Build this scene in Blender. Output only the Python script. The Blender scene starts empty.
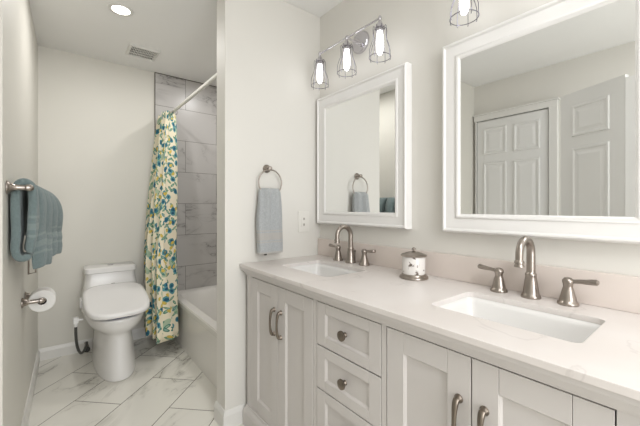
import bpy, bmesh, math, random
from math import sin, cos, pi, radians
from mathutils import Vector, Matrix, noise
random.seed(7)
S = bpy.context.scene
C = S.collection

# ------------------------------------------------------------ camera, world, lights, exposure
cam_d = bpy.data.cameras.new('camera'); cam = bpy.data.objects.new('camera', cam_d); C.objects.link(cam)
cam.location = (0, 0, 1.18); cam.rotation_euler = (radians(90), 0, -radians(38.588))
cam_d.sensor_width = 36; cam_d.lens = 324.4/640*36; cam_d.shift_y = -6.1/640
cam_d.clip_start = .02
S.camera = cam
W = bpy.data.worlds.new('world'); S.world = W; W.use_nodes = True
W.node_tree.nodes['Background'].inputs[0].default_value = (.95, .97, 1, 1)
W.node_tree.nodes['Background'].inputs[1].default_value = .8
S.view_settings.view_transform = 'Standard'; S.view_settings.look = 'None'
S.view_settings.gamma = 1; S.view_settings.exposure = 0.31
S.view_settings.use_curve_mapping = False

def area(name, loc, rot, sx, sy, power, col):
    d = bpy.data.lights.new(name, 'AREA'); d.shape = 'RECTANGLE'; d.size = sx; d.size_y = sy
    d.energy = power; d.color = col
    o = bpy.data.objects.new(name, d); C.objects.link(o); o.location = loc; o.rotation_euler = rot
    return o
area('doorway_fill', (.35, -1.55, 1.35), (radians(90), 0, 0), 1.1, 1.7, 28, (.965, .98, 1))  # added fill light outside the rear doorway, no known lamp there
area('ceiling_fill', (.30, -.62, 2.40), (0, 0, 0), .8, .8, 16, (.965, .98, 1))  # added overhead fill behind the camera, kept out of the mirrors' view
area('toilet_downlight', (.294, 2.372, 2.395), (0, 0, 0), .10, .10, 4.8, (1, .985, .96)).data.shape = 'DISK'
area('tub_fill', (1.17, 2.60, 2.41), (0, 0, 0), .14, .14, 4.6, (1, .985, .97)).data.shape = 'DISK'  # added unseen fill to brighten the tub alcove, hidden by the wing wall
BULB = 4.0

# ------------------------------------------------------------ materials
def lin(c):
    return tuple(((v/255)/12.92 if v/255 <= .04045 else ((v/255+.055)/1.055)**2.4) for v in c) + (1,)
def newmat(name):
    m = bpy.data.materials.new(name); m.use_nodes = True
    nt = m.node_tree; return m, nt, nt.nodes['Principled BSDF']
def N(nt, t, **kw):
    n = nt.nodes.new(t)
    for k, v in kw.items():
        if hasattr(n, k): setattr(n, k, v)
        else: n.inputs[k.replace('_', ' ')].default_value = v
    return n
def math_n(nt, op, a, b=None, clamp=False):
    n = nt.nodes.new('ShaderNodeMath'); n.operation = op; n.use_clamp = clamp
    for i, v in enumerate((a, b)):
        if v is None: continue
        if isinstance(v, (int, float)): n.inputs[i].default_value = v
        else: nt.links.new(v, n.inputs[i])
    return n.outputs[0]
def mix(nt, f, a, b):
    n = nt.nodes.new('ShaderNodeMix'); n.data_type = 'RGBA'
    for i, v in ((0, f), (6, a), (7, b)):
        if isinstance(v, (int, float, tuple)): n.inputs[i].default_value = v
        else: nt.links.new(v, n.inputs[i])
    return n.outputs[2]
def ramp(nt, f, lo, hi):
    n = nt.nodes.new('ShaderNodeMapRange'); n.inputs[1].default_value = lo; n.inputs[2].default_value = hi
    n.interpolation_type = 'SMOOTHSTEP'; nt.links.new(f, n.inputs[0]); return n.outputs[0]
def plain(name, rgb, rough=.5, metal=0, bump=0, bscale=200, var=.03, vscale=6, spec=.5):
    m, nt, p = newmat(name)
    tc = N(nt, 'ShaderNodeTexCoord'); nz = N(nt, 'ShaderNodeTexNoise', Scale=float(vscale), Detail=3.0)
    nt.links.new(tc.outputs['Object'], nz.inputs['Vector'])
    c = lin(rgb); d = tuple(v*(1-var) for v in c[:3])+(1,)
    nt.links.new(mix(nt, nz.outputs[0], c, d), p.inputs['Base Color'])
    p.inputs['Roughness'].default_value = rough; p.inputs['Metallic'].default_value = metal
    p.inputs['Specular IOR Level'].default_value = spec
    if bump:
        n2 = N(nt, 'ShaderNodeTexNoise', Scale=float(bscale), Detail=4.0); nt.links.new(tc.outputs['Object'], n2.inputs['Vector'])
        b = N(nt, 'ShaderNodeBump', Strength=bump, Distance=.002)
        nt.links.new(n2.outputs[0], b.inputs['Height']); nt.links.new(b.outputs[0], p.inputs['Normal'])
    return m
def emit(name, rgb, strength):
    m, nt, p = newmat(name)
    p.inputs['Base Color'].default_value = lin(rgb); p.inputs['Emission Color'].default_value = lin(rgb)
    p.inputs['Emission Strength'].default_value = strength
    return m
def marble(name, base, dark, vein, rot=0, bw=.61, rh=.305, du=0, dv=0, mortar=.0022, grout=(120, 115, 105), rough=.25, plane='xy', veinamt=1., offset=.5, vs=1.0):
    """large format marble tiles in running bond"""
    m, nt, p = newmat(name); L = nt.links
    tc = N(nt, 'ShaderNodeTexCoord'); sep = N(nt, 'ShaderNodeSeparateXYZ'); L.new(tc.outputs['Object'], sep.inputs[0])
    a, b = {'xy': (0, 1), 'xz': (0, 2), 'yz': (1, 2)}[plane]
    A, B = sep.outputs[a], sep.outputs[b]
    cr, sr = cos(rot), sin(rot)
    u = math_n(nt, 'ADD', math_n(nt, 'MULTIPLY', A, cr), math_n(nt, 'MULTIPLY', B, sr))
    v = math_n(nt, 'SUBTRACT', math_n(nt, 'MULTIPLY', B, cr), math_n(nt, 'MULTIPLY', A, sr))
    u = math_n(nt, 'SUBTRACT', u, du); v = math_n(nt, 'SUBTRACT', v, dv)
    cmb = N(nt, 'ShaderNodeCombineXYZ'); L.new(u, cmb.inputs[0]); L.new(v, cmb.inputs[1])
    br = N(nt, 'ShaderNodeTexBrick'); br.offset = offset; br.offset_frequency = 2; br.squash = 1
    for k, val in (('Color1', (0, 0, 0, 1)), ('Color2', (1, 1, 1, 1)), ('Mortar', (.5, .5, .5, 1)), ('Scale', 1.0), ('Mortar Size', mortar), ('Mortar Smooth', .1), ('Bias', 0.0), ('Brick Width', bw), ('Row Height', rh)):
        br.inputs[k].default_value = val
    L.new(cmb.outputs[0], br.inputs[0])
    # shift the vein field tile by tile
    off = N(nt, 'ShaderNodeVectorMath', operation='SCALE'); L.new(br.outputs['Color'], off.inputs[0]); off.inputs['Scale'].default_value = 7.0
    add = N(nt, 'ShaderNodeVectorMath', operation='ADD'); L.new(cmb.outputs[0], add.inputs[0]); L.new(off.outputs[0], add.inputs[1])
    mp = N(nt, 'ShaderNodeMapping'); mp.inputs['Rotation'].default_value = (0, 0, .6); mp.inputs['Scale'].default_value = (1.0*vs, 2.2*vs, 1)
    L.new(add.outputs[0], mp.inputs[0])
    n1 = N(nt, 'ShaderNodeTexNoise', Scale=1.7, Detail=6.0, Roughness=.55, Distortion=.9); L.new(mp.outputs[0], n1.inputs['Vector'])
    ridge = math_n(nt, 'ABSOLUTE', math_n(nt, 'SUBTRACT', n1.outputs[0], .5))
    n2 = N(nt, 'ShaderNodeTexNoise', Scale=2.3, Detail=2.0); L.new(add.outputs[0], n2.inputs['Vector'])
    mask = ramp(nt, n2.outputs[0], .42, .66)
    thin = math_n(nt, 'MULTIPLY', math_n(nt, 'SUBTRACT', 1.0, ramp(nt, ridge, .001, .011)), mask)
    wide = math_n(nt, 'MULTIPLY', math_n(nt, 'SUBTRACT', 1.0, ramp(nt, ridge, .0, .09)), mask)
    c = mix(nt, math_n(nt, 'MULTIPLY', wide, .55*veinamt), lin(base), lin(dark))
    c = mix(nt, math_n(nt, 'MULTIPLY', thin, .75*veinamt), c, lin(vein))
    c = mix(nt, br.outputs['Fac'], c, lin(grout))
    L.new(c, p.inputs['Base Color'])
    bp = N(nt, 'ShaderNodeBump', Strength=.35, Distance=.002); bp.invert = True
    L.new(br.outputs['Fac'], bp.inputs['Height']); L.new(bp.outputs[0], p.inputs['Normal'])
    p.inputs['Roughness'].default_value = rough
    return m

M = {}
M['wall'] = plain('wall_paint', (223, 220, 213), .55, bump=.05, bscale=350, var=.02)
M['wallB'] = plain('wall_paint_alcove', (221, 218, 209), .5, bump=.05, bscale=350, var=.02)
M['ceil'] = plain('ceiling_paint', (242, 241, 238), .9, bump=.04, bscale=300, var=.02)
M['trim'] = plain('trim_paint', (226, 224, 219), .35, var=.02)
M['door'] = plain('door_paint', (226, 225, 222), .4, var=.02)
M['cab'] = plain('cabinet_paint', (208, 203, 199), .38, var=.025, vscale=3)
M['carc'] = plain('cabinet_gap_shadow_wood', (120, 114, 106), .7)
M['frame'] = plain('mirror_frame_paint', (236, 234, 231), .3, var=.015)
M['porc'] = plain('porcelain', (234, 232, 229), .22, var=.01, spec=.6)
M['plastic'] = plain('seat_plastic', (236, 234, 232), .25, var=.01)
M['tub'] = plain('tub_acrylic', (236, 233, 227), .2, var=.015)
M['nickel'] = plain('brushed_nickel', (166, 157, 149), .28, 1, var=.12, vscale=25)
M['pull'] = plain('aged_nickel', (136, 126, 115), .32, 1, var=.15, vscale=30)
M['chrome'] = plain('polished_chrome', (205, 203, 208), .1, 1, var=.02)
M['wire'] = plain('cage_wire_chrome', (128, 126, 136), .2, 1, var=.05)
M['white_metal'] = plain('white_rod', (230, 228, 222), .35)
M['dark'] = plain('dark_rubber', (40, 38, 36), .5)
M['hose'] = plain('braided_steel', (92, 92, 90), .35, .7, bump=.3, bscale=500)
M['blue'] = plain('seat_gap_shade', (60, 62, 110), .4)  # shade of the gap below the lid, painted as the seat ring's colour
M['paper'] = plain('toilet_tissue', (236, 234, 230), .95, bump=.25, bscale=120, var=.02)
M['card'] = plain('tissue_core', (70, 58, 50), .9)
M['plate'] = plain('switch_plate', (228, 225, 218), .35)
M['slot'] = plain('socket_slot', (70, 66, 60), .5)
M['sock'] = plain('socket_face', (168, 162, 152), .5)
M['metaledge'] = plain('tile_edge_metal', (112, 106, 98), .35, .8)
M['bulb'] = emit('lit_bulb', (252, 252, 255), BULB)
M['lamp'] = emit('lit_downlight', (255, 252, 246), 5)
M['floor'] = marble('marble_floor', (228, 225, 216), (176, 173, 163), (118, 112, 104), rot=radians(45), du=.27, dv=.180, grout=(112, 107, 97), mortar=.0024, rough=.22, vs=1.1)
M['tileF'] = marble('marble_wall_tile_back', (200, 197, 194), (160, 157, 155), (110, 106, 102), du=.335, dv=.303*.0+.000, plane='xz', rh=.303, grout=(122, 118, 112), mortar=.002, rough=.3, vs=1.2)
M['tileS'] = marble('marble_wall_tile_side', (200, 197, 194), (160, 157, 155), (110, 106, 102), du=.335, dv=0, plane='yz', rh=.303, grout=(122, 118, 112), mortar=.002, rough=.3, vs=1.2)

def quartz():
    m, nt, p = newmat('quartz_top'); L = nt.links
    tc = N(nt, 'ShaderNodeTexCoord'); n1 = N(nt, 'ShaderNodeTexNoise', Scale=2.2, Detail=6.0, Distortion=1.0); L.new(tc.outputs['Object'], n1.inputs['Vector'])
    r = math_n(nt, 'ABSOLUTE', math_n(nt, 'SUBTRACT', n1.outputs[0], .5)); t = math_n(nt, 'SUBTRACT', 1.0, ramp(nt, r, 0, .012))
    n2 = N(nt, 'ShaderNodeTexNoise', Scale=4.0, Detail=2.0); L.new(tc.outputs['Object'], n2.inputs['Vector'])
    c = mix(nt, ramp(nt, n2.outputs[0], .35, .7), lin((227, 221, 217)), lin((220, 213, 208)))
    c = mix(nt, math_n(nt, 'MULTIPLY', t, .22), c, lin((170, 162, 158)))
    L.new(c, p.inputs['Base Color']); p.inputs['Roughness'].default_value = .3
    return m
M['quartz'] = quartz()
M['splash'] = plain('backsplash_stone', (222, 211, 203), .3, var=.05, vscale=5)

def mirror_mat():
    m, nt, p = newmat('mirror_silver')
    p.inputs['Base Color'].default_value = (.90, .91, .905, 1); p.inputs['Metallic'].default_value = 1; p.inputs['Roughness'].default_value = .0
    return m
M['mirror'] = mirror_mat()
def stone_mat():
    m, nt, p = newmat('mottled_stone'); L = nt.links
    tc = N(nt, 'ShaderNodeTexCoord'); n1 = N(nt, 'ShaderNodeTexNoise', Scale=42.0, Detail=3.0); L.new(tc.outputs['Object'], n1.inputs['Vector'])
    c = mix(nt, ramp(nt, n1.outputs[0], .60, .68), lin((232, 228, 224)), lin((112, 100, 92)))
    L.new(c, p.inputs['Base Color']); p.inputs['Roughness'].default_value = .2
    return m
M['stone'] = stone_mat()
def towel_mat(name, rgb, bands, bandcol, axis=2):
    m, nt, p = newmat(name); L = nt.links
    uv = N(nt, 'ShaderNodeUVMap'); sep = N(nt, 'ShaderNodeSeparateXYZ'); L.new(uv.outputs[0], sep.inputs[0])
    tc = N(nt, 'ShaderNodeTexCoord')
    n1 = N(nt, 'ShaderNodeTexNoise', Scale=130.0, Detail=4.0); L.new(tc.outputs['Object'], n1.inputs['Vector'])
    c = mix(nt, ramp(nt, n1.outputs[0], .3, .7), lin(rgb), tuple(v*.86 for v in lin(rgb)[:3])+(1,))
    h = n1.outputs[0]
    for (a, b) in bands:
        f = math_n(nt, 'MULTIPLY', math_n(nt, 'GREATER_THAN', sep.outputs[1], a), math_n(nt, 'LESS_THAN', sep.outputs[1], b))
        c = mix(nt, f, c, lin(bandcol))
    L.new(c, p.inputs['Base Color']); p.inputs['Roughness'].default_value = .95
    p.inputs['Sheen Weight'].default_value = .3
    n3 = N(nt, 'ShaderNodeTexNoise', Scale=260.0, Detail=3.0); L.new(tc.outputs['Object'], n3.inputs['Vector'])
    bp = N(nt, 'ShaderNodeBump', Strength=1.0, Distance=.006); L.new(n3.outputs[0], bp.inputs['Height']); L.new(bp.outputs[0], p.inputs['Normal'])
    return m
M['towelA'] = towel_mat('teal_towel', (122, 138, 138), [(.235, .262), (.205, .216), (.283, .294)], (134, 148, 147))
M['towelB'] = towel_mat('pale_towel', (184, 187, 188), [(.235, .242), (.25, .29), (.298, .305), (.356, .4)], (186, 183, 178))

def floral():
    m, nt, p = newmat('floral_curtain'); L = nt.links
    uv = N(nt, 'ShaderNodeUVMap').outputs[0]
    col = lin((232, 222, 196))
    def layer(c, scale, rot, stretch, thr, colr, seed, keep=0., ring=None):
        m0 = N(nt, 'ShaderNodeMapping'); m0.inputs['Rotation'].default_value = (0, 0, rot); L.new(uv, m0.inputs[0])
        mp = N(nt, 'ShaderNodeMapping'); mp.inputs['Location'].default_value = (seed, seed*.37, 0)
        mp.inputs['Scale'].default_value = (scale, scale*stretch, 1); L.new(m0.outputs[0], mp.inputs[0])
        nz = N(nt, 'ShaderNodeTexNoise', Scale=1.2, Detail=1.0); L.new(mp.outputs[0], nz.inputs['Vector'])
        ad = N(nt, 'ShaderNodeVectorMath', operation='MULTIPLY_ADD'); L.new(nz.outputs['Color'], ad.inputs[0]); ad.inputs[1].default_value = (.35, .35, 0); L.new(mp.outputs[0], ad.inputs[2])
        vo = N(nt, 'ShaderNodeTexVoronoi', voronoi_dimensions='2D', Scale=1.0, Randomness=.75); L.new(ad.outputs[0], vo.inputs['Vector'])
        sp = N(nt, 'ShaderNodeSeparateColor'); L.new(vo.outputs['Color'], sp.inputs[0])
        k = math_n(nt, 'GREATER_THAN', sp.outputs[0], keep)
        f = math_n(nt, 'MULTIPLY', math_n(nt, 'LESS_THAN', vo.outputs['Distance'], thr), k)
        cc = mix(nt, sp.outputs[1], lin(colr[0]), lin(colr[1]))
        c = mix(nt, f, c, cc)
        if ring:
            f2 = math_n(nt, 'MULTIPLY', math_n(nt, 'LESS_THAN', vo.outputs['Distance'], thr*.5), k)
            c = mix(nt, f2, c, lin(ring))
        return c
    col = layer(col, 14, .5, .42, .24, ((150, 176, 152), (176, 190, 160)), 3.1, .45)
    col = layer(col, 34, .6, .36, .26, ((62, 122, 112), (104, 146, 108)), 1.3, .35, (150, 178, 150))
    col = layer(col, 32, -.7, .36, .25, ((46, 106, 112), (112, 150, 112)), 5.7, .40, (140, 172, 160))
    col = layer(col, 20, .2, .72, .34, ((40, 112, 130), (92, 152, 156)), 8.2, .45, (34, 84, 112))
    col = layer(col, 26, -.3, .6, .26, ((206, 180, 90), (178, 172, 92)), 2.2, .66, (220, 188, 80))
    L.new(col, p.inputs['Base Color']); p.inputs['Roughness'].default_value = .85
    tc = N(nt, 'ShaderNodeTexNoise', Scale=90.0); L.new(uv, tc.inputs['Vector'])
    bp = N(nt, 'ShaderNodeBump', Strength=.15, Distance=.003); L.new(tc.outputs[0], bp.inputs['Height']); L.new(bp.outputs[0], p.inputs['Normal'])
    return m
M['floral'] = floral()

# ------------------------------------------------------------ mesh helpers
class MB:
    def __init__(s): s.v = []; s.f = []
    def add(s, vs, fs):
        o = len(s.v); s.v += [tuple(v) for v in vs]; s.f += [tuple(i+o for i in f) for f in fs]; return s
    def box(s, x0, x1, y0, y1, z0, z1):
        vs = [(x, y, z) for z in (z0, z1) for y in (y0, y1) for x in (x0, x1)]
        return s.add(vs, [(0, 2, 3, 1), (4, 5, 7, 6), (0, 1, 5, 4), (2, 6, 7, 3), (0, 4, 6, 2), (1, 3, 7, 5)])
    def loft(s, rings, cap0=True, cap1=True, closed=True):
        n = len(rings[0]); vs = [p for r in rings for p in r]; fs = []
        for i in range(len(rings)-1):
            for j in range(n if closed else n-1):
                k = (j+1) % n
                fs.append((i*n+j, i*n+k, (i+1)*n+k, (i+1)*n+j))
        if cap0: fs.append(tuple(reversed(range(n))))
        if cap1: fs.append(tuple((len(rings)-1)*n+j for j in range(n)))
        return s.add(vs, fs)
    def lathe(s, prof, loc=(0, 0, 0), axis=(0, 0, 1), n=24):
        q = Vector((0, 0, 1)).rotation_difference(Vector(axis).normalized()); L = Vector(loc)
        rings = [[L + q @ Vector((max(r, 1e-4)*cos(2*pi*k/n), max(r, 1e-4)*sin(2*pi*k/n), z)) for k in range(n)] for r, z in prof]
        return s.loft(rings)
    def tube(s, pts, r, n=12, closed=False, flat=None):
        pts = [Vector(p) for p in pts]; m = len(pts); rings = []; up = None
        for i, p in enumerate(pts):
            if closed: t = (pts[(i+1) % m]-pts[i-1]).normalized()
            else: t = (pts[min(i+1, m-1)]-pts[max(i-1, 0)]).normalized()
            if up is None: up = t.orthogonal().normalized() if flat is None else Vector(flat)
            up = (up - t*up.dot(t)).normalized(); w = t.cross(up)
            rr = r[i] if isinstance(r, (list, tuple)) else r
            ra, rb = rr if isinstance(rr, tuple) else (rr, rr)
            rings.append([p + up*ra*cos(2*pi*k/n) + w*rb*sin(2*pi*k/n) for k in range(n)])
        if closed: rings.append(rings[0]); return s.loft(rings, False, False)
        return s.loft(rings)
    def build(s, name, mat, parent=None, smooth=False, bevel=0, seg=2, subd=0, solid=0, uv=None, weld=False):
        me = bpy.data.meshes.new(name); me.from_pydata(s.v, [], s.f)
        bm = bmesh.new(); bm.from_mesh(me)
        if weld: bmesh.ops.remove_doubles(bm, verts=bm.verts, dist=1e-5)
        if uv is None: bmesh.ops.recalc_face_normals(bm, faces=bm.faces)
        bm.to_mesh(me); bm.free()
        me.materials.append(mat)
        o = bpy.data.objects.new(name, me); C.objects.link(o)
        if parent: o.parent = parent
        if smooth:
            for p in me.polygons: p.use_smooth = True
            if smooth != 'all':
                try: me.set_sharp_from_angle(angle=radians(40))
                except Exception: pass
        if uv is not None:
            lay = me.uv_layers.new(name='UVMap')
            for l in me.loops: lay.data[l.index].uv = uv[l.vertex_index]
        if solid:
            md = o.modifiers.new('solid', 'SOLIDIFY'); md.thickness = solid; md.offset = 0
        if bevel:
            md = o.modifiers.new('bevel', 'BEVEL'); md.width = bevel; md.segments = seg; md.limit_method = 'ANGLE'; md.angle_limit = radians(35)
        if subd:
            md = o.modifiers.new('sub', 'SUBSURF'); md.levels = subd; md.render_levels = subd
        return o
def box(name, b, mat, parent=None, bevel=0, **k):
    return MB().box(*b).build(name, mat, parent, bevel=bevel, **k)
def struct(o): o['kind'] = 'structure'; return o
def tag(o, label, cat, group=None):
    o['label'] = label; o['category'] = cat
    if group: o['group'] = group
    return o
def empty(name, loc, label, cat, group=None, rz=0):
    o = bpy.data.objects.new(name, None); C.objects.link(o); o.location = loc; o.rotation_euler = (0, 0, rz)
    o.empty_display_size = .05
    return tag(o, label, cat, group)
def copy_tree(o, parent=None):
    c = o.copy(); C.objects.link(c)
    if parent: c.parent = parent
    for ch in list(o.children): copy_tree(ch, c)
    return c
def rrect(x0, x1, y0, y1, r, z, n=6):
    pts = []
    for cx, cy, a0 in ((x1-r, y1-r, 0), (x0+r, y1-r, 90), (x0+r, y0+r, 180), (x1-r, y0+r, 270)):
        for k in range(n+1):
            a = radians(a0+90*k/n); pts.append((cx+r*cos(a), cy+r*sin(a), z))
    return pts

# ------------------------------------------------------------ room
A, B, F, H = 1.325, 1.66, 3.29, 2.42          # vanity wall, wing wall face, far wall, ceiling
LX0, LY0, LX1, LY1 = -.165, 1.63, -.140, 3.29  # alcove's left wall line
def lx(y): return LX0+(LX1-LX0)*(y-LY0)/(LY1-LY0)
struct(box('floor', (-1.0, 1.7, -2.0, 3.45, -.06, 0), M['floor']))
struct(box('ceiling', (-1.0, 1.7, -2.0, 3.45, H, H+.06), M['ceil']))
struct(box('wall_vanity', (A, A+.1, -1.30, B, 0, H), M['wall']))
struct(box('wall_wing', (.68, 1.62, B, B+.12, 0, H), M['wall'], bevel=.003))
struct(box('wall_far', (-.26, 1.64, F, F+.1, 0, H), M['wallB']))
m = MB(); m.loft([[(LX0, LY0, z), (LX1, LY1, z), (LX1-.1, LY1, z), (-.80, LY1, z), (-.80, LY0, z)] for z in (0, H)])
struct(m.build('wall_left', M['wallB'], bevel=.004))
struct(box('wall_closet', (-.86, -.76, -1.30, LY0, 0, H), M['wall']))
m = MB(); m.box(-.86, -.18, -1.40, -1.30, 0, H); m.box(.86, A+.1, -1.40, -1.30, 0, H); m.box(-.18, .86, -1.40, -1.30, 2.1, H)
struct(m.build('wall_back', M['wall']))
struct(box('wall_tub_side', (1.55, 1.64, B+.12, F, 0, H), M['wall']))
# tile cladding round the tub
struct(box('wall_tile_far', (.678, 1.55, F-.010, F, 0, H), M['tileF']))
struct(box('wall_tile_side', (1.54, 1.55, B+.13, F-.010, 0, H), M['tileS']))
struct(box('wall_tile_near', (.70, 1.54, B+.12, B+.13, 0, H), M['tileF']))
m = MB(); m.box(.672, .678, F-.012, F, 0, H); m.box(.672, 1.54, F-.013, F-.010, H-.006, H)
struct(m.build('trim_1', M['metaledge']))
def skirting(name, p0, p1, nrm, h=.095, t=.014):
    p0, p1, n = Vector((*p0, 0)), Vector((*p1, 0)), Vector((*nrm, 0)).normalized()
    prof = [(0, 0), (t, 0), (t, h-.025), (t*.55, h-.01), (t*.3, h), (0, h)]
    rings = [[p + n*a + Vector((0, 0, z)) for a, z in prof] for p in (p0, p1)]
    return struct(MB().loft(rings).build(name, M['trim']))
skirting('baseboard_far', (LX1, F), (.672, F), (0, -1), .09)
skirting('baseboard_left', (LX0, LY0), (LX1, LY1), (1, -.015), .09)
t = .014
prof = [(0, 0), (t, 0), (t, .072), (t*.6, .09), (t*.3, .098), (0, .098)]
rings = []
for (x, y, dx, dy) in ((.80, B, 0, -1), (.68, B, -1, -1), (.68, B+.12, -1, 0)):
    rings.append([(x+dx*a, y+dy*a, z) for a, z in prof])
struct(MB().loft(rings).build('baseboard_wing', M['trim']))

# closet door on the recessed wall, seen in the large mirror
def panel_door(mb, x, y0, y1, z0, z1, panels, depth=.035, face=1):
    """door slab in the YZ plane, front at x, panels raised inside grooves"""
    mb.box(x-depth, x, y0, y1, z0, z1)
    for (a, b, c, d) in panels:
        g = .016
        ring = lambda i, h: [(x+h, a+i, c+i), (x+h, b-i, c+i), (x+h, b-i, d-i), (x+h, a+i, d-i)]
        mb.loft([ring(0, .0005), ring(g*.3, .009), ring(g, .0095), ring(g*1.6, .003), ring(g*2.4, .003), ring(g*3.6, .007)], False, True)
CX = -.76
m = MB()
hy0, hy1 = .97, 1.585
cols = ((hy0+.06, (hy0+hy1)/2-.03), ((hy0+hy1)/2+.03, hy1-.06))
pn = [(a, b, c, d) for a, b in cols for c, d in ((.18, .80), (.93, 1.62), (1.70, 1.96))]
panel_door(m, CX+.032, hy0, hy1, .01, 2.035, pn, .030)
struct(m.build('door_1', M['door']))
m = MB()
m.box(CX, CX+.045, .90, .963, 0, 2.045); m.box(CX, CX+.045, .90, 1.615, 2.045, 2.10); m.box(CX, CX+.055, .89, 1.625, 2.10, 2.112); m.box(CX, CX+.045, 1.592, 1.60, 0, 2.045)
struct(m.build('trim_2', M['trim'], bevel=.002))
m = MB(); m.box(-.40, -.20, LY0-.018, LY0, 0, 2.05); m.box(-.42, -.19, LY0-.022, LY0, 2.05, 2.10)
struct(m.build('trim_3', M['trim'], bevel=.002))
# folding closet door standing half open
fd = empty('folding_door', (-.43, .80, 0), 'white panelled folding closet door standing half open, seen in the large mirror', 'door')
def leaf(name, p0, p1, loc, top=2.03):
    d = Vector((p1[0]-p0[0], p1[1]-p0[1])); L = d.length
    mb = MB(); panel_door(mb, 0, 0, L, .02, top, [(.09, L-.09, .18, .80), (.09, L-.09, .93, 1.62), (.09, L-.09, 1.70, 1.93)], .030)
    ang = math.atan2(d.y, d.x)-pi/2
    mb.v = [tuple(Matrix.Rotation(ang, 3, 'Z') @ Vector(v) + Vector((p0[0]-loc[0], p0[1]-loc[1], 0))) for v in mb.v]
    return mb.build(name, M['door'], fd)
lf = leaf('door_leaf', (-.232, .405), (-.43, .80), (-.43, .80))
lf = leaf('door_leaf', (-.182, .11), (-.2315, .404), (-.43, .80), 2.008)

# ------------------------------------------------------------ tub
m = MB()
tx0, tx1, ty0, ty1, tz = .79, 1.538, B+.132, F-.012, .378
o_ = lambda z, i=0: rrect(tx0+i, tx1-i, ty0+i, ty1-i, .012, z)
def inn(z, i, r): return rrect(tx0+.055+i, tx1-.05-i, ty0+.07+i*1.5, ty1-.09-i*2.2, r, z)
m.loft([o_(0), o_(tz-.03), o_(tz-.004), o_(tz, .004), inn(tz, 0, .10), inn(tz-.012, .008, .10), inn(.20, .05, .12), inn(.10, .08, .12), inn(.08, .14, .1)])
tubo = m.build('bathtub', M['tub'], smooth=True)
tag(tubo, 'white alcove bathtub behind the floral curtain', 'bathtub')
bm_ = MB(); bm_.box(tx0-.006, tx0, ty0+.0, ty1-.0, tz-.045, tz-.008)
bm_.build('rim_lip', M['tub'], tubo, bevel=.003)

# ------------------------------------------------------------ shower rod and curtain
rod = MB(); rod.tube([(.79, B+.131, 2.03), (.79, F-.011, 2.04)], .0135, 16)
rod = rod.build('shower_rod', M['white_metal'], smooth=True); tag(rod, 'white straight shower rod across the tub opening', 'shower rod')
fl = MB(); fl.lathe([(.03, 0), (.03, .008), (.017, .02), (.016, .03)], (.79, B+.131, 2.03), (0, 1, 0)); fl.build('flange', M['white_metal'], rod, smooth=True)
fl = MB(); fl.lathe([(.03, 0), (.03, .008), (.017, .02), (.016, .03)], (.79, F-.011, 2.04), (0, -1, 0)); fl.build('flange', M['white_metal'], rod, smooth=True)
NU, NV = 150, 44; vs, uvs = [], []
nf = 5.0
for j in range(NV+1):
    tt = j/NV; z = 2.015-tt*(2.015-.13)
    e = tt**.6
    yn = 3.02-.31*e; yf = 3.262
    cx = .744-.085*min(1, tt*1.5)
    amp = .044+.060*e
    for i in range(NU+1):
        s = i/NU; ph = s*nf*2*pi
        y = yf+(yn-yf)*(s+.018*sin(ph*2))+.012*sin(ph*1.0+1.2)*e
        a = amp*(1+.22*sin(3.1*s*pi+1.0+tt*1.2))
        x = cx + a*sin(ph+.5*sin(tt*3+s*4)) + .012*sin(ph*2.3+tt*4)*e - .035*(1-s)*e*0
        if z < .50: x = min(x, .776)
        zz = z+ .008*sin(ph*2+1)*(1 if j == NV else 0)
        vs.append((x, y, zz)); uvs.append((s*1.75, z))
fs = [(j*(NU+1)+i, j*(NU+1)+i+1, (j+1)*(NU+1)+i+1, (j+1)*(NU+1)+i) for j in range(NV) for i in range(NU)]
cu = MB(); cu.add(vs, fs)
cur = cu.build('shower_curtain', M['floral'], smooth='all', uv=uvs, solid=.002)
tag(cur, 'cream shower curtain with teal and yellow floral print bunched beside the tub', 'curtain')
rg0 = None
for k in range(6):
    yy = 3.05+k*.04
    pts = [(.79+.02*sin(a), yy, 2.028+.024*cos(a)-.006) for a in [2*pi*q/14 for q in range(14)]]
    if rg0 is None:
        c0 = [(p[0], p[1]-yy, p[2]) for p in pts]
        g = MB(); g.tube(c0, .0018, 6, closed=True); rg0 = g.build('curtain_ring', M['chrome'], smooth=True); r_ = rg0
        r_.location = (0, yy, 0)
    else:
        r_ = rg0.copy(); C.objects.link(r_); r_.location = (0, yy, 0)
    tag(r_, 'thin metal ring holding the floral curtain on the white rod', 'curtain ring', 'curtain rings on the shower rod')

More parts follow.
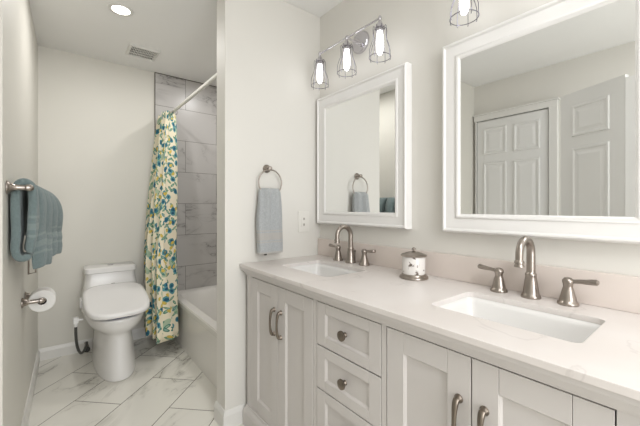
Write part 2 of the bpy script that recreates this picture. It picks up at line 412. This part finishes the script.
# ------------------------------------------------------------ toilet
TX = .317
to = empty('toilet', (TX, 2.95, 0), 'white one-piece toilet with closed bidet seat lid by the far wall', 'toilet')
def egg(z, hw, yf, yb, n=40, p=2.3, pb=None, tx=0, zs=0.):
    """plan outline: front at yf (towards the camera), back at yb, in toilet-local coordinates"""
    pts = []; yc = yb-(yb-yf)*.42; pb = pb or p
    for k in range(n):
        a = 2*pi*k/n; ca, sa = cos(a), sin(a)
        pw = p if sa < 0 else pb
        x = hw*(abs(ca)**(2/pw))*(1 if ca > 0 else -1)
        ry = (yc-yf) if sa < 0 else (yb-yc)
        y = yc+ry*(abs(sa)**(2/pw))*(1 if sa > 0 else -1)
        pts.append((x+tx, y-2.95, z+zs*(y-yf)))
    return pts
m = MB()
m.loft([egg(0, .130, 2.556, 3.27, pb=4), egg(.002, .130, 2.556, 3.27, pb=4), egg(.012, .130, 2.557, 3.27, pb=4), egg(.06, .127, 2.565, 3.27, pb=4), egg(.14, .121, 2.58, 3.27, pb=4), egg(.22, .112, 2.595, 3.27, pb=4),
        egg(.275, .107, 2.605, 3.27, pb=4), egg(.300, .116, 2.60, 3.27, pb=4), egg(.322, .148, 2.572, 3.27, pb=4), egg(.35, .176, 2.543, 3.27, pb=4), egg(.385, .190, 2.524, 3.27, pb=4), egg(.425, .196, 2.518, 3.27, pb=4), egg(.432, .190, 2.524, 3.265, pb=4)])
m.build('bowl', M['porc'], to, smooth='all', subd=1)
m = MB()
def rr(z, hw, y0, y1, r=.04): return [(x, y-2.95, z) for x, y, z in rrect(-hw, hw, y0, y1, r, z)]
m.loft([rr(.40, .20, 2.96, 3.275, .05), rr(.46, .196, 3.0, 3.275, .05), rr(.54, .181, 3.055, 3.275), rr(.62, .171, 3.075, 3.275), rr(.655, .169, 3.077, 3.275)])
m.build('tank', M['porc'], to, smooth=True)
m = MB(); m.loft([rr(.657, .170, 3.068, 3.282, .03), rr(.661, .177, 3.062, 3.284, .03), rr(.694, .177, 3.062, 3.284, .03), rr(.702, .168, 3.07, 3.28, .03)])
tl = m.build('tank_lid', M['porc'], to, smooth=True)
m = MB(); m.lathe([(.021, 0), (.021, .004), (.017, .006)], (0, 3.17-2.95, .702)); b_ = m.build('flush_button', M['chrome'], tl, smooth=True)
# bidet seat: thin seat ring, body at back, closed lid sloping forward
m = MB(); m.loft([egg(.434, .186, 2.528, 3.02, pb=4), egg(.450, .190, 2.522, 3.02, pb=4)]); m.build('seat', M['blue'], to, smooth=True)
zs = .20
m = MB()
m.loft([egg(.447, .192, 2.497, 3.03, p=3.3, pb=4, zs=zs*.25), egg(.452, .198, 2.492, 3.03, p=3.3, pb=4, zs=zs*.28), egg(.466, .199, 2.492, 3.03, p=3.3, pb=4, zs=zs*.8),
        egg(.474, .194, 2.497, 3.025, p=3.3, pb=4, zs=zs*.95), egg(.478, .173, 2.52, 3.005, p=3.3, pb=4, zs=zs), egg(.482, .10, 2.62, 2.92, p=2.5, pb=3, zs=zs)])
ld = m.build('seat_lid', M['plastic'], to, smooth='all')
m = MB(); m.box(-.012, .012, .035, .043, .5835, .5855); m.build('badge', M['pull'], ld)
m = MB(); m.box(-.212, -.19, 2.93-2.95, 3.02-2.95, .44, .50); m.build('control_panel', M['plastic'], to, bevel=.006)
m = MB(); m.box(-.252, -.222, 2.82-2.95, 2.86-2.95, .365, .405); m.lathe([(.011, 0), (.011, .03)], (-.237, 2.84-2.95, .34)); m.lathe([(.008, 0), (.008, .035)], (-.23, 2.84-2.95, .385), (1, 0, 0)); m.build('water_connector', M['plastic'], to, bevel=.003)
m = MB()
pts = []
P0, P1, P2, P3 = Vector((-.237, -.11, .345)), Vector((-.24, -.10, .17)), Vector((-.20, .0, .03)), Vector((-.159, .19, .115))
for k in range(17):
    q = k/16; pts.append(P0*(1-q)**3+P1*3*q*(1-q)**2+P2*3*q*q*(1-q)+P3*q**3)
m.tube(pts, .009, 10); m.build('supply_hose', M['hose'], to, smooth=True)
v = empty('shutoff_valve', (.158, 3.13, .065), 'dark small water shutoff valve low beside the toilet base', 'valve')
m = MB(); m.lathe([(.022, 0), (.02, .004), (.009, .006), (.009, .14)], (0, .159, 0), (0, -1, 0)); m.lathe([(.012, -.02), (.014, -.012), (.014, .02), (.009, .032), (.009, .05)], (0, .02, 0)); m.build('valve_body', M['pull'], v, smooth=True)
m = MB(); m.lathe([(.006, 0), (.007, .02), (.022, .024), (.022, .034), (.008, .037)], (0, .02, 0), (0, -1, 0), 12); m.build('valve_handle', M['dark'], v, smooth=True)

# ------------------------------------------------------------ left wall fittings
def post_profile(L): return [(.026, 0), (.026, .004), (.021, .008), (.0125, .022), (.0105, .034), (.0105, L-.018), (.014, L-.014), (.014, L-.006), (.0125, L), (.008, L+.006), (.001, L+.008)]
BZ = 1.255; BX = -.100; Y0, Y1 = 1.715, 2.40
tb = empty('towel_bar', (BX, Y0, BZ), 'brushed nickel towel bar on the left wall with teal towels', 'towel bar')
for yy in (Y0, Y1):
    m = MB(); m.lathe(post_profile(BX-lx(yy)-.001+.008), (lx(yy)+.001-BX, yy-Y0, 0), (1, 0, 0)); m.build('post', M['nickel'], tb, smooth=True)
m = MB(); m.tube([(0, 0.01, 0), (0, Y1-Y0-.01, 0)], .0085, 12); m.build('bar', M['nickel'], tb, smooth=True)
# folded towel closest to the camera
def drape(name, rows, thick, mat, label, uvlen=None):
    """rows: list over Y of (y, [(x,z)...]) paths"""
    vs, uvs = [], []; n = len(rows[0][1])
    for y, path in rows:
        acc = 0; tot = sum((Vector(path[i+1])-Vector(path[i])).length for i in range(n-1))
        for i, (x, z) in enumerate(path):
            if i: acc += (Vector(path[i])-Vector(path[i-1])).length
            vs.append((x, y, z)); uvs.append((y, min(acc, tot-acc) if False else (tot-acc)+.14))
    fs = [(a*n+i, a*n+i+1, (a+1)*n+i+1, (a+1)*n+i) for a in range(len(rows)-1) for i in range(n-1)]
    mb = MB(); mb.add(vs, fs)
    o = mb.build(name, mat, smooth='all', uv=uvs, solid=thick, subd=1)
    return tag(o, label, 'towel')
rows = []
for k in range(9):
    y = 1.738+k*.016; w = .003*sin(k*1.1)
    p = []
    xb = lx(y)+.021; xf = BX+.008+w
    p.append((xf-.004, .985)) ; p.append((xf-.026, .972)); p.append((xb+.006, .975)); p.append((xb-.003, 1.01))
    for z in (1.06, 1.12, 1.18, 1.23): p.append((xb+.002+.003*sin(z*30+k), z))
    for a in (35, 65, 90, 115, 145): p.append(((xb+xf)/2-(xf-xb)/2*cos(radians(a)), 1.246+.036*sin(radians(a))))
    for z in (1.23, 1.18, 1.12, 1.06, 1.02, .992): p.append((xf+.003*sin(z*26+1+k*.3)-(.010 if z < 1.04 else 0), z))
    rows.append((y, p))
drape('bath_towel', rows, .030, M['towelA'], 'teal towel folded into a closed loop at near end of the towel bar')
rows = []
ny = 110
for k in range(ny+1):
    s = k/ny; y = 1.875+s*(2.365-1.875)
    ph = (s**.85)*4*2*pi
    env = .034+.080*s**.9
    a = env*(.12+.88*max(0, (abs(sin(ph/2))-.22)/.78)**.42) 
    xb = lx(y)+.016; xm = BX+.002
    bot = .905+.035*s+.010*sin(ph/2)
    p = [(xb, bot+.10), (xb, 1.10), (xb, 1.20)]
    for an in (-60, -30): p.append((xm+(xm-xb)*sin(radians(an)), 1.200+(.078)*cos(radians(an))))
    for an in (0, 18, 36, 54, 72, 90): p.append((xm+a*sin(radians(an)), 1.200-.07*s+(.078+.07*s)*cos(radians(an))))
    zf = 1.19-.07*s
    for q in range(1, 13):
        z = zf+(bot-zf)*q/12
        fl_ = .006*sin(ph+q*.5)*(q/12)
        band = -.004 if q in (5, 8) else 0
        p.append((xm+a*(1-.10*(q/12))+fl_+band, z))
    rows.append((y, p))
drape('bath_towel', rows, .008, M['towelA'], 'teal towel hanging in loose pleats along the towel bar, behind the folded one')

# toilet paper
TY, TZ = 2.27, .695; hx = -.080
tp = empty('toilet_paper_holder', (hx, TY, TZ), 'brushed nickel toilet paper holder on the left wall', 'toilet paper holder')
for yy in (TY-.055, TY+.095):
    m = MB(); m.lathe(post_profile(hx-lx(yy)-.001+.008), (lx(yy)+.001-hx, yy-TY, 0), (1, 0, 0)); m.build('post', M['nickel'], tp, smooth=True)
m = MB(); m.tube([(0, -.05, 0), (0, .09, 0)], .0085, 12); m.build('roller', M['nickel'], tp, smooth=True)
m = MB(); n = 36
m.loft([[(r*cos(2*pi*k/n), y, r*sin(2*pi*k/n)) for k in range(n)] for r, y in ((.019, -.035), (.053, -.035), (.056, -.032), (.056, .062), (.053, .065), (.019, .065), (.019, -.035))], False, False)
r_ = m.build('toilet_paper_roll', M['paper'], smooth=True); r_.location = (hx+.002, TY, TZ-.0088)
tag(r_, 'white toilet paper roll on the nickel holder', 'toilet paper')
m = MB(); m.loft([[(r*cos(2*pi*k/n), y, r*sin(2*pi*k/n)) for k in range(n)] for r, y in ((.0188, -.0352), (.0188, .064), (.0175, .064), (.0175, -.0352), (.0188, -.0352))], False, False)
m.build('core', M['card'], r_, smooth=True)
# slim wire rack under the towels
yy = 2.50; x0 = lx(yy)
m = MB(); m.tube([(x0+.002, yy, .96), (x0+.035, yy, .955), (x0+.036, yy, .80), (x0+.002, yy, .795)], .004, 8)
m.tube([(x0+.006, yy, .96), (x0+.006, yy, .80)], .004, 8)
o = m.build('wire_hanger', M['nickel'], smooth=True); tag(o, 'thin metal wire loop on the left wall below the teal towels', 'wire hanger')

# ------------------------------------------------------------ ceiling fittings
dl = empty('recessed_light', (.294, 2.372, H), 'round recessed ceiling light above the toilet area', 'ceiling light')
m = MB(); m.lathe([(.070, 0), (.070, -.004), (.062, -.008), (.051, -.006), (.049, -.002), (.049, 0)]); m.build('trim_ring', M['trim'], dl, smooth=True)
m = MB(); m.lathe([(.0485, -.001), (.0485, -.005), (.03, -.007), (.001, -.008)]); m.build('lens', M['lamp'], dl, smooth=True)
vt = empty('exhaust_vent', (.512, 2.915, H), 'square white exhaust fan grille in the ceiling near the far wall', 'vent')
m = MB()
w, i_ = .108, .086
o4 = lambda r, z: [(-r, -r, z), (r, -r, z), (r, r, z), (-r, r, z)]
m.loft([o4(w, 0), o4(w, -.006), o4(w-.008, -.014), o4(i_+.004, -.018), o4(i_, -.010), o4(i_, 0)], False, False); m.build('frame', M['trim'], vt)
m = MB(); m.box(-i_, i_, -i_, i_, -.003, -.001); m.build('backing', M['slot'], vt)
m = MB()
for k in range(15):
    x = -i_+.006+k*(2*i_-.012)/14; m.box(x-.0011, x+.0011, -i_, i_, -.013, -.003)
for k in range(3):
    y = -i_/2+k*i_/2; m.box(-i_, i_, y-.002, y+.002, -.0135, -.003)
m.build('grille', M['white_metal'], vt)

# ------------------------------------------------------------ vanity cabinet
VX = .79; VY0, VY1 = .065, 1.622
va = empty('vanity_cabinet', (VX, (VY0+VY1)/2, 0), 'long off-white double vanity cabinet with panelled doors and three drawers down the middle', 'cabinet')
def loc(mb, o=va):
    L = o.location; mb.v = [(x-L[0], y-L[1], z-L[2]) for x, y, z in mb.v]; return mb
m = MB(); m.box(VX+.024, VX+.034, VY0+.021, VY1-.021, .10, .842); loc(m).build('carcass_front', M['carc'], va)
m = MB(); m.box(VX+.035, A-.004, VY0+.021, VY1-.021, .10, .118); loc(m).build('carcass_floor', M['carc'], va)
m = MB()
for a_ in (VY0, VY1-.02):
    m = MB(); m.box(VX+.0225, A-.003, a_, a_+.02, .10, .842); loc(m).build('side_panel', M['cab'], va)
ys = [(1.567, 1.622), (1.009, 1.035), (.657, .681), (VY0, .127)]
m = MB()
for a, b in ys: m.box(VX, VX+.022, a+.0025 if a != VY0 else a, b-.0025 if b != 1.622 else b, .10, .842)
m.box(VX+.0005, VX+.022, VY0, VY1, .811, .842); m.box(VX+.0005, VX+.022, VY0, VY1, .10, .122)
loc(m).build('face_frame', M['cab'], va)
# moulding below the top
m = MB()
prof = [(0, .812), (.005, .813), (.006, .820), (.0105, .821), (.0125, .829), (.017, .831), (.019, .838), (.025, .841), (.026, .8525), (-.02, .8525), (-.02, .812)]
rings = []
for (x, y, dy) in ((A-.003, VY1, 1), (VX, VY1, 1), (VX, VY0, -1), (A-.003, VY0, -1)):
    dx = -1 if x == VX else 0
    rings.append([(x+dx*a, y+dy*a, z) for a, z in prof])
loc(m.loft(rings)).build('top_moulding', M['cab'], va)
m = MB()
prof = [(-.01, 0), (.018, 0), (.018, .075), (.014, .088), (.006, .100), (.004, .112), (-.01, .112)]
rings = []
for (x, y, dy) in ((A-.003, VY1, 1), (VX, VY1, 1), (VX, VY0, -1), (A-.003, VY0, -1)):
    dx = -1 if x == VX else 0
    rings.append([(x+dx*a, y+dy*a, z) for a, z in prof])
loc(m.loft(rings)).build('plinth', M['cab'], va)

def shaker(name, y0, y1, z0, z1, st=.062, rail=None, seam=True):
    rail = rail or st; m = MB(); xf, xb = VX-.001, VX+.018; g = .0009
    m.box(xf, xb, y0, y0+st, z0, z1); m.box(xf, xb, y1-st, y1, z0, z1)
    m.box(xf, xb, y0+st+g, y1-st-g, z0, z0+rail); m.box(xf, xb, y0+st+g, y1-st-g, z1-rail, z1)
    xp = VX+.0075; m.box(xp, xb+.001, y0+.01, y1-.01, z0+.01, z1-.01)
    a, b, c, d = y0+st-.0005, y1-st+.0005, z0+rail-.0005, z1-rail+.0005
    rg = lambda i, x: [(x, a+i, c+i), (x, b-i, c+i), (x, b-i, d-i), (x, a+i, d-i)]
    m.loft([rg(0, xf+.0025), rg(.002, xf+.003), rg(.0048, xp-.002), rg(.006, xp-.001), rg(.0065, xp)], False, False)
    return loc(m).build(name, M['cab'], va, bevel=.0008, seg=1)
def pull(y, par):
    m = MB(); L = va.location; x0 = VX-.001
    pts = []; rs = []
    for k in range(19):
        q = k/18; z = .578+q*.118; x = x0-.011-.013*sin(pi*q)**.5
        pts.append((x-L[0], y-L[1], z)); rs.append((.0048+.0022*abs(cos(pi*q))**3, .0058+.0025*abs(cos(pi*q))**3))
    m.tube(pts, rs, 12, flat=(1, 0, 0))
    for z in (.580, .694): m.lathe([(.0115, 0), (.011, .003), (.008, .006), (.007, .015)], (x0-L[0], y-L[1], z), (-1, 0, 0), 16)
    m.build('handle', M['pull'], par, smooth=True)
g = .0025
for (y0, y1, hy) in ((1.304+g/2, 1.567, 1.336), (1.035, 1.304-g/2, 1.276), (.392+g/2, .657, .424), (.127, .392-g/2, .360)):
    d = shaker('door', y0+.0005, y1-.0005, .125, .808); pull(hy, d)
dz = [(.643, .808), (.473, .638), (.303, .468), (.125, .298)]
for z0, z1 in dz:
    d = shaker('drawer', 1-.319+.0005+.0, 1.009-.0005, z0, z1, st=.050, rail=.038)
    L = va.location; m = MB()
    m.lathe([(.0095, 0), (.0085, .004), (.006, .009), (.007, .012), (.0165, .015), (.0185, .018), (.0180, .023), (.0120, .0255), (.001, .026)], (VX-.001-L[0], .845-L[1], (z0+z1)/2), (-1, 0, 0), 24)
    m.build('knob', M['pull'], d, smooth=True)

# countertop with two undermount basins
CY0, CY1, CX0, CX1, CZ = .03, B-.002, .760, A-.001, .870
S1 = (1.095, 1.48); S2 = (.205, .59); SX = (.915, 1.170)
bm = bmesh.new()
def loop(pts):
    vs = [bm.verts.new(p) for p in pts]
    return [bm.edges.new((vs[i], vs[(i+1) % len(vs)])) for i in range(len(vs))]
SLAB = .017
es = loop(rrect(CX0, CX1, CY0, CY1, .004, CZ, 2)) + loop(rrect(SX[0], SX[1], S1[0], S1[1], .022, CZ)) + loop(rrect(SX[0], SX[1], S2[0], S2[1], .022, CZ))
bmesh.ops.triangle_fill(bm, use_beauty=True, use_dissolve=False, edges=es)
for f_ in list(bm.faces):
    c_ = f_.calc_center_median()
    if SX[0] < c_.x < SX[1] and (S1[0] < c_.y < S1[1] or S2[0] < c_.y < S2[1]) and all(SX[0]-.001 <= v_.co.x <= SX[1]+.001 for v_ in f_.verts) and (all(S1[0]-.001 <= v_.co.y <= S1[1]+.001 for v_ in f_.verts) or all(S2[0]-.001 <= v_.co.y <= S2[1]+.001 for v_ in f_.verts)):
        bm.faces.remove(f_)
top = list(bm.faces)
r_ = bmesh.ops.extrude_face_region(bm, geom=top)
for e_ in r_['geom']:
    if isinstance(e_, bmesh.types.BMVert): e_.co.z -= SLAB
bmesh.ops.recalc_face_normals(bm, faces=bm.faces)
me = bpy.data.meshes.new('countertop'); bm.to_mesh(me); bm.free(); me.materials.append(M['quartz'])
ct = bpy.data.objects.new('countertop', me); C.objects.link(ct)
md = ct.modifiers.new('bevel', 'BEVEL'); md.width = .003; md.segments = 2; md.limit_method = 'ANGLE'; md.angle_limit = radians(60)
tag(ct, 'long white quartz countertop with two rectangular sink openings', 'countertop')
# backsplash rises from the top's back edge
bs = box('backsplash', (A-.021, A-.001, CY0, CY1, CZ+.0005, .976), M['splash'], bevel=.0015)
tag(bs, 'pinkish stone backsplash strip along the vanity wall', 'backsplash')

def sink(y0, y1, label):
    yc = (y0+y1)/2; e = empty('sink', ((SX[0]+SX[1])/2, yc, .80), label, 'sink'); L = e.location
    def R(i, z, r): return [(x-L[0], y-L[1], z-L[2]) for x, y, z in rrect(SX[0]+i, SX[1]-i, y0+i, y1-i, r, z)]
    m = MB(); m.loft([R(-.012, .8525, .03), R(.002, .8525, .022), R(.006, .835, .024), R(.014, .77, .03), R(.024, .735, .035), R(.045, .722, .04), R(.10, .719, .02),
                      R(.10, .709, .02), R(.03, .712, .04), R(-.006, .76, .03), R(-.012, .8525, .03)], False, False)
    m.build('basin', M['porc'], e, smooth='all', weld=True)
    m = MB(); hx_ = (SX[1]-SX[0])/2-.099; hy_ = (y1-y0)/2-.099
    m.box(-hx_-.004, hx_+.004, -hy_-.004, hy_+.004, -.0905, -.0808); m.build('basin_floor', M['porc'], e)
    m = MB(); m.lathe([(.026, 0), (.025, .003), (.016, .002), (.013, .004), (.001, .006)], (0, 0, -.0808)); m.build('drain', M['nickel'], e, smooth=True)
    return e
sink(*S1, 'rectangular white undermount sink below the small far mirror')
sink(*S2, 'rectangular white undermount sink below the large near mirror')

# ------------------------------------------------------------ faucets
def make_faucet(loc_, label):
    e = empty('faucet', loc_, label, 'faucet')
    m = MB(); m.lathe([(.029, 0), (.030, .003), (.029, .008), (.0255, .013), (.0235, .020), (.0195, .055), (.0165, .072), (.0175, .076), (.0175, .081), (.0150, .084), (.0135, .088)], n=28)
    pts = [(0, 0, .082), (0, 0, .11), (0, 0, .14)]; R_ = .050; zc_ = .152
    for k in range(0, 19):
        a = radians(k*10.0); pts.append((-R_+R_*cos(a), 0, zc_+R_*sin(a)))
    pts += [(-.100, 0, .142), (-.1005, 0, .134)]
    rs = [.0135]*3+[.0133-.002*(k/18) for k in range(19)]+[.0113, .0113]
    m.tube(pts, rs, 20)
    m.lathe([(.0115, 0), (.0145, -.004), (.0145, -.010), (.0125, -.012), (.0150, -.018), (.0150, -.022), (.010, -.023)], (-.1005, 0, .138), n=20)
    m.build('spout', M['nickel'], e, smooth=True)
    m = MB(); m.lathe([(.0032, 0), (.0032, .055), (.006, .058), (.0065, .066), (.003, .070)], (.034, 0, .0), n=12); m.build('lift_rod', M['nickel'], e, smooth=True)
    for s in (1, -1):
        m = MB(); m.lathe([(.028, 0), (.029, .003), (.028, .008), (.024, .012), (.022, .020), (.0155, .048), (.0125, .058), (.0135, .061), (.0135, .066), (.0155, .070), (.0155, .078), (.010, .085), (.001, .087)], (0, s*.104, 0), n=24)
        h_ = m.build('handle_base', M['nickel'], e, smooth=True)
        m = MB(); m.tube([(0, s*(.104+a), z) for a, z in ((.0, .075), (.016, .076), (.030, .078), (.046, .079), (.062, .081), (.072, .082), (.076, .0822))],
                         [(.0072, .0072), (.0066, .0066), (.0066, .007), (.0078, .0095), (.009, .0115), (.009, .0115), (.0045, .007)], 14, flat=(0, 0, 1))
        m.build('lever', M['nickel'], h_, smooth=True)
    return e
f1 = make_faucet((1.258, .418, CZ), 'brushed nickel two-handle faucet at the near sink')
f2 = copy_tree(f1); f2.location = (1.258, 1.304, CZ); f2['label'] = 'brushed nickel two-handle faucet at the far sink'
for o in (f1, f2): o['group'] = 'faucets on the vanity'

# ------------------------------------------------------------ lidded jar
jx, jy = 1.205, .853
j = empty('lidded_jar', (jx, jy, CZ), 'small white and grey mottled jar with metal lid and base', 'jar')
m = MB(); m.lathe([(.060, 0), (.062, .003), (.060, .009), (.053, .013), (.051, .019), (.047, .021), (.040, .018), (.001, .018)], n=36); m.build('base', M['nickel'], j, smooth=True)
m = MB(); m.lathe([(.0475, .0200), (.0485, .023), (.0485, .090), (.047, .0945), (.040, .0945)], n=36)
m.build('jar_body', M['stone'], j, smooth=True)
m = MB(); m.lathe([(.044, .0945), (.055, .096), (.056, .100), (.052, .104), (.043, .106), (.036, .110), (.022, .114), (.009, .116), (.0045, .119), (.004, .122), (.0085, .125), (.0085, .129), (.004, .133), (.001, .134)], n=36)
m.build('lid', M['nickel'], j, smooth=True)

# ------------------------------------------------------------ mirrors
def make_mirror(y0, y1, z0, z1, label, cat='mirror', fw=.078):
    e = empty('wall_mirror', (A, (y0+y1)/2, (z0+z1)/2), label, cat, 'framed mirrors above the vanity')
    prof = [(0, .001), (0, .034), (.003, .042), (.008, .046), (.013, .045), (.016, .041), (.018, .038), (.026, .038), (.046, .035), (.055, .034), (.058, .034), (.061, .038), (.066, .0395), (.070, .038), (.074, .034), (fw, .031), (fw, .001)]
    m = MB(); hy, hz = (y1-y0)/2, (z1-z0)/2; rings = []
    for sy, sz in ((1, 1), (-1, 1), (-1, -1), (1, -1), (1, 1)):
        rings.append([(-x, sy*(hy-i), sz*(hz-i)) for i, x in prof])
    m.loft(rings, False, False); m.build('frame', M['frame'], e, smooth=True, weld=True)
    m = MB(); m.box(-.030, -.020, -hy+fw-.004, hy-fw+.004, -hz+fw-.004, hz-fw+.004); m.build('mirror_glass', M['mirror'], e)
    return e
make_mirror(.948, 1.643, 1.073, 1.871, 'white framed small mirror beside the towel ring wall')
make_mirror(.086, .767, 1.073, 1.871, 'white framed large near mirror reflecting the closet door')

# ------------------------------------------------------------ vanity lights
def make_light(loc_, label):
    e = empty('vanity_light', loc_, label, 'wall light', 'cage lights above the mirrors')
    ax = A-.13-A   # bar offset from the wall, local x
    m = MB(); m.lathe([(.062, 0.001), (.062, .010), (.056, .018), (.030, .021), (.001, .022)], (0, .018, .022), (-1, 0, 0), 36); m.build('wall_plate', M['chrome'], e, smooth=True)
    m = MB(); m.tube([(-.018, -.004, -.004), (-.07, -.002, -.002), (ax, 0, 0.0)], .006, 12); m.lathe([(.012, 0), (.012, .012), (.006, .016)], (-.018, -.004, -.004), (-1, 0, 0), 16); m.build('arm', M['chrome'], e, smooth=True)
    m = MB(); m.tube([(ax, -.236, 0), (ax, .236, 0)], .0055, 12); m.build('crossbar', M['chrome'], e, smooth=True)
    for y in (-.231, 0, .231):
        m = MB(); m.lathe([(.003, .012), (.006, .010), (.008, .004), (.008, -.004), (.006, -.012), (.0095, -.018), (.017, -.034), (.022, -.042), (.022, -.050), (.019, -.052), (.019, -.066), (.001, -.066)], (ax, y, 0), n=20)
        so = m.build('socket', M['chrome'], e, smooth=True)
        m = MB(); m.lathe([(.0125, -.066), (.0135, -.074), (.0165, -.090), (.0175, -.110), (.0170, -.150), (.0145, -.165), (.008, -.174), (.001, -.177)], (ax, y, 0), n=14)
        m.build('bulb', M['bulb'], so, smooth=True)
        m = MB()
        cg = [(.023, -.050), (.030, -.040), (.033, -.046), (.034, -.060), (.032, -.085), (.034, -.105), (.044, -.130), (.050, -.150), (.051, -.175), (.051, -.195), (.048, -.2)]
        for k in range(8):
            a = 2*pi*k/8+.2; m.tube([(ax+r*cos(a), y+r*sin(a), z) for r, z in cg], .0013, 6)
        for r, z in ((.051, -.188), (.023, -.050)):
            m.tube([(ax+r*cos(2*pi*q/32), y+r*sin(2*pi*q/32), z) for q in range(32)], .0016, 6, closed=True)
        m.build('wire_cage', M['wire'], so, smooth=True)
    return e
l1 = make_light((A, 1.268, 2.085), 'three-bulb chrome cage light above the small far mirror')
l2 = copy_tree(l1); l2.location = (A, .390, 2.085); l2['label'] = 'chrome cage light above the large near mirror, cut off by photo top'

# ------------------------------------------------------------ towel ring, hand towel, outlet on the wing wall
rx, rz = .928, 1.400; WY = B
tr = empty('towel_ring', (rx, WY, rz), 'brushed nickel towel ring on the wall beside the vanity', 'towel ring')
m = MB(); m.lathe([(.024, .001), (.024, .006), (.018, .011), (.011, .018), (.0095, .030), (.012, .036), (.0135, .042), (.011, .048), (.001, .050)], (0, 0, 0), (0, -1, 0), 24); m.build('post', M['nickel'], tr, smooth=True)
R_ = .074; cz_ = -.012-R_+.004
m = MB(); m.tube([(.003+R_*cos(2*pi*q/48), -.040, cz_+R_*sin(2*pi*q/48)) for q in range(48)], .0042, 10, closed=True); m.build('ring', M['nickel'], tr, smooth=True)
# hand towel: folded, hanging through the ring
vs, uvs = [], []; NZ, NP = 34, 96
zt, zb_ = 1.285, .920
for j_ in range(NZ+1):
    q = j_/NZ; z = zt-q*(zt-zb_)
    hw = .068+.010*min(1, q*2.2)
    th = .020+.004*min(1, q*3)
    if j_ == 0: hw *= .93; th *= .35
    if j_ == 1: hw *= .97; th *= .75
    cx_ = .926; cy_ = WY-.040
    for k in range(NP):
        a = 2*pi*k/NP; ca, sa = cos(a), sin(a)
        x = hw*(abs(ca)**.45)*(1 if ca > 0 else -1); y = th*(abs(sa)**.6)*(1 if sa > 0 else -1)
        fold = .0085*(1-.6*q)*sin(x*105+.8)+.004*sin(x*55+q*2)
        if sa < 0: y += fold - .006*q
        side = .35 < abs(sa) < 0.0
        vs.append((cx_+x+.002*sin(q*9), cy_+y*(1.0), z)); uvs.append((x, q*(zt-zb_)))
m = MB(); fs = [(j_*NP+k, j_*NP+(k+1) % NP, (j_+1)*NP+(k+1) % NP, (j_+1)*NP+k) for j_ in range(NZ) for k in range(NP)]
fs += [tuple(reversed(range(NP))), tuple(NZ*NP+k for k in range(NP))]
m.add(vs, fs)
# make the two layers' mouth visible at the hem
ht = m.build('hand_towel', M['towelB'], smooth=True, uv=uvs)
tag(ht, 'pale blue-grey hand towel hanging through the towel ring', 'hand towel')
m = MB(); m.box(cx_-.035, cx_-.02, WY-.046, WY-.034, zb_-.012, zb_+.004); m.build('hang_tag', M['slot'], ht, bevel=.001)

ou = empty('wall_outlet', (1.190, WY, 1.088), 'white rectangular electrical outlet beside the hand towel', 'outlet')
m = MB(); m.box(-.041, .041, -.006, -.0005, -.066, .066); m.build('cover_plate', M['plate'], ou, bevel=.002)
m = MB(); m.box(-.017, .017, -.0085, -.0055, -.034, .034); so = m.build('receptacle', M['plate'], ou, bevel=.001)
m = MB()
for z in (-.018, .018):
    m = MB(); m.box(-.006, .006, -.0088, -.0083, z-.008, z+.006); m.build('socket_face', M['sock'], so, bevel=.002)
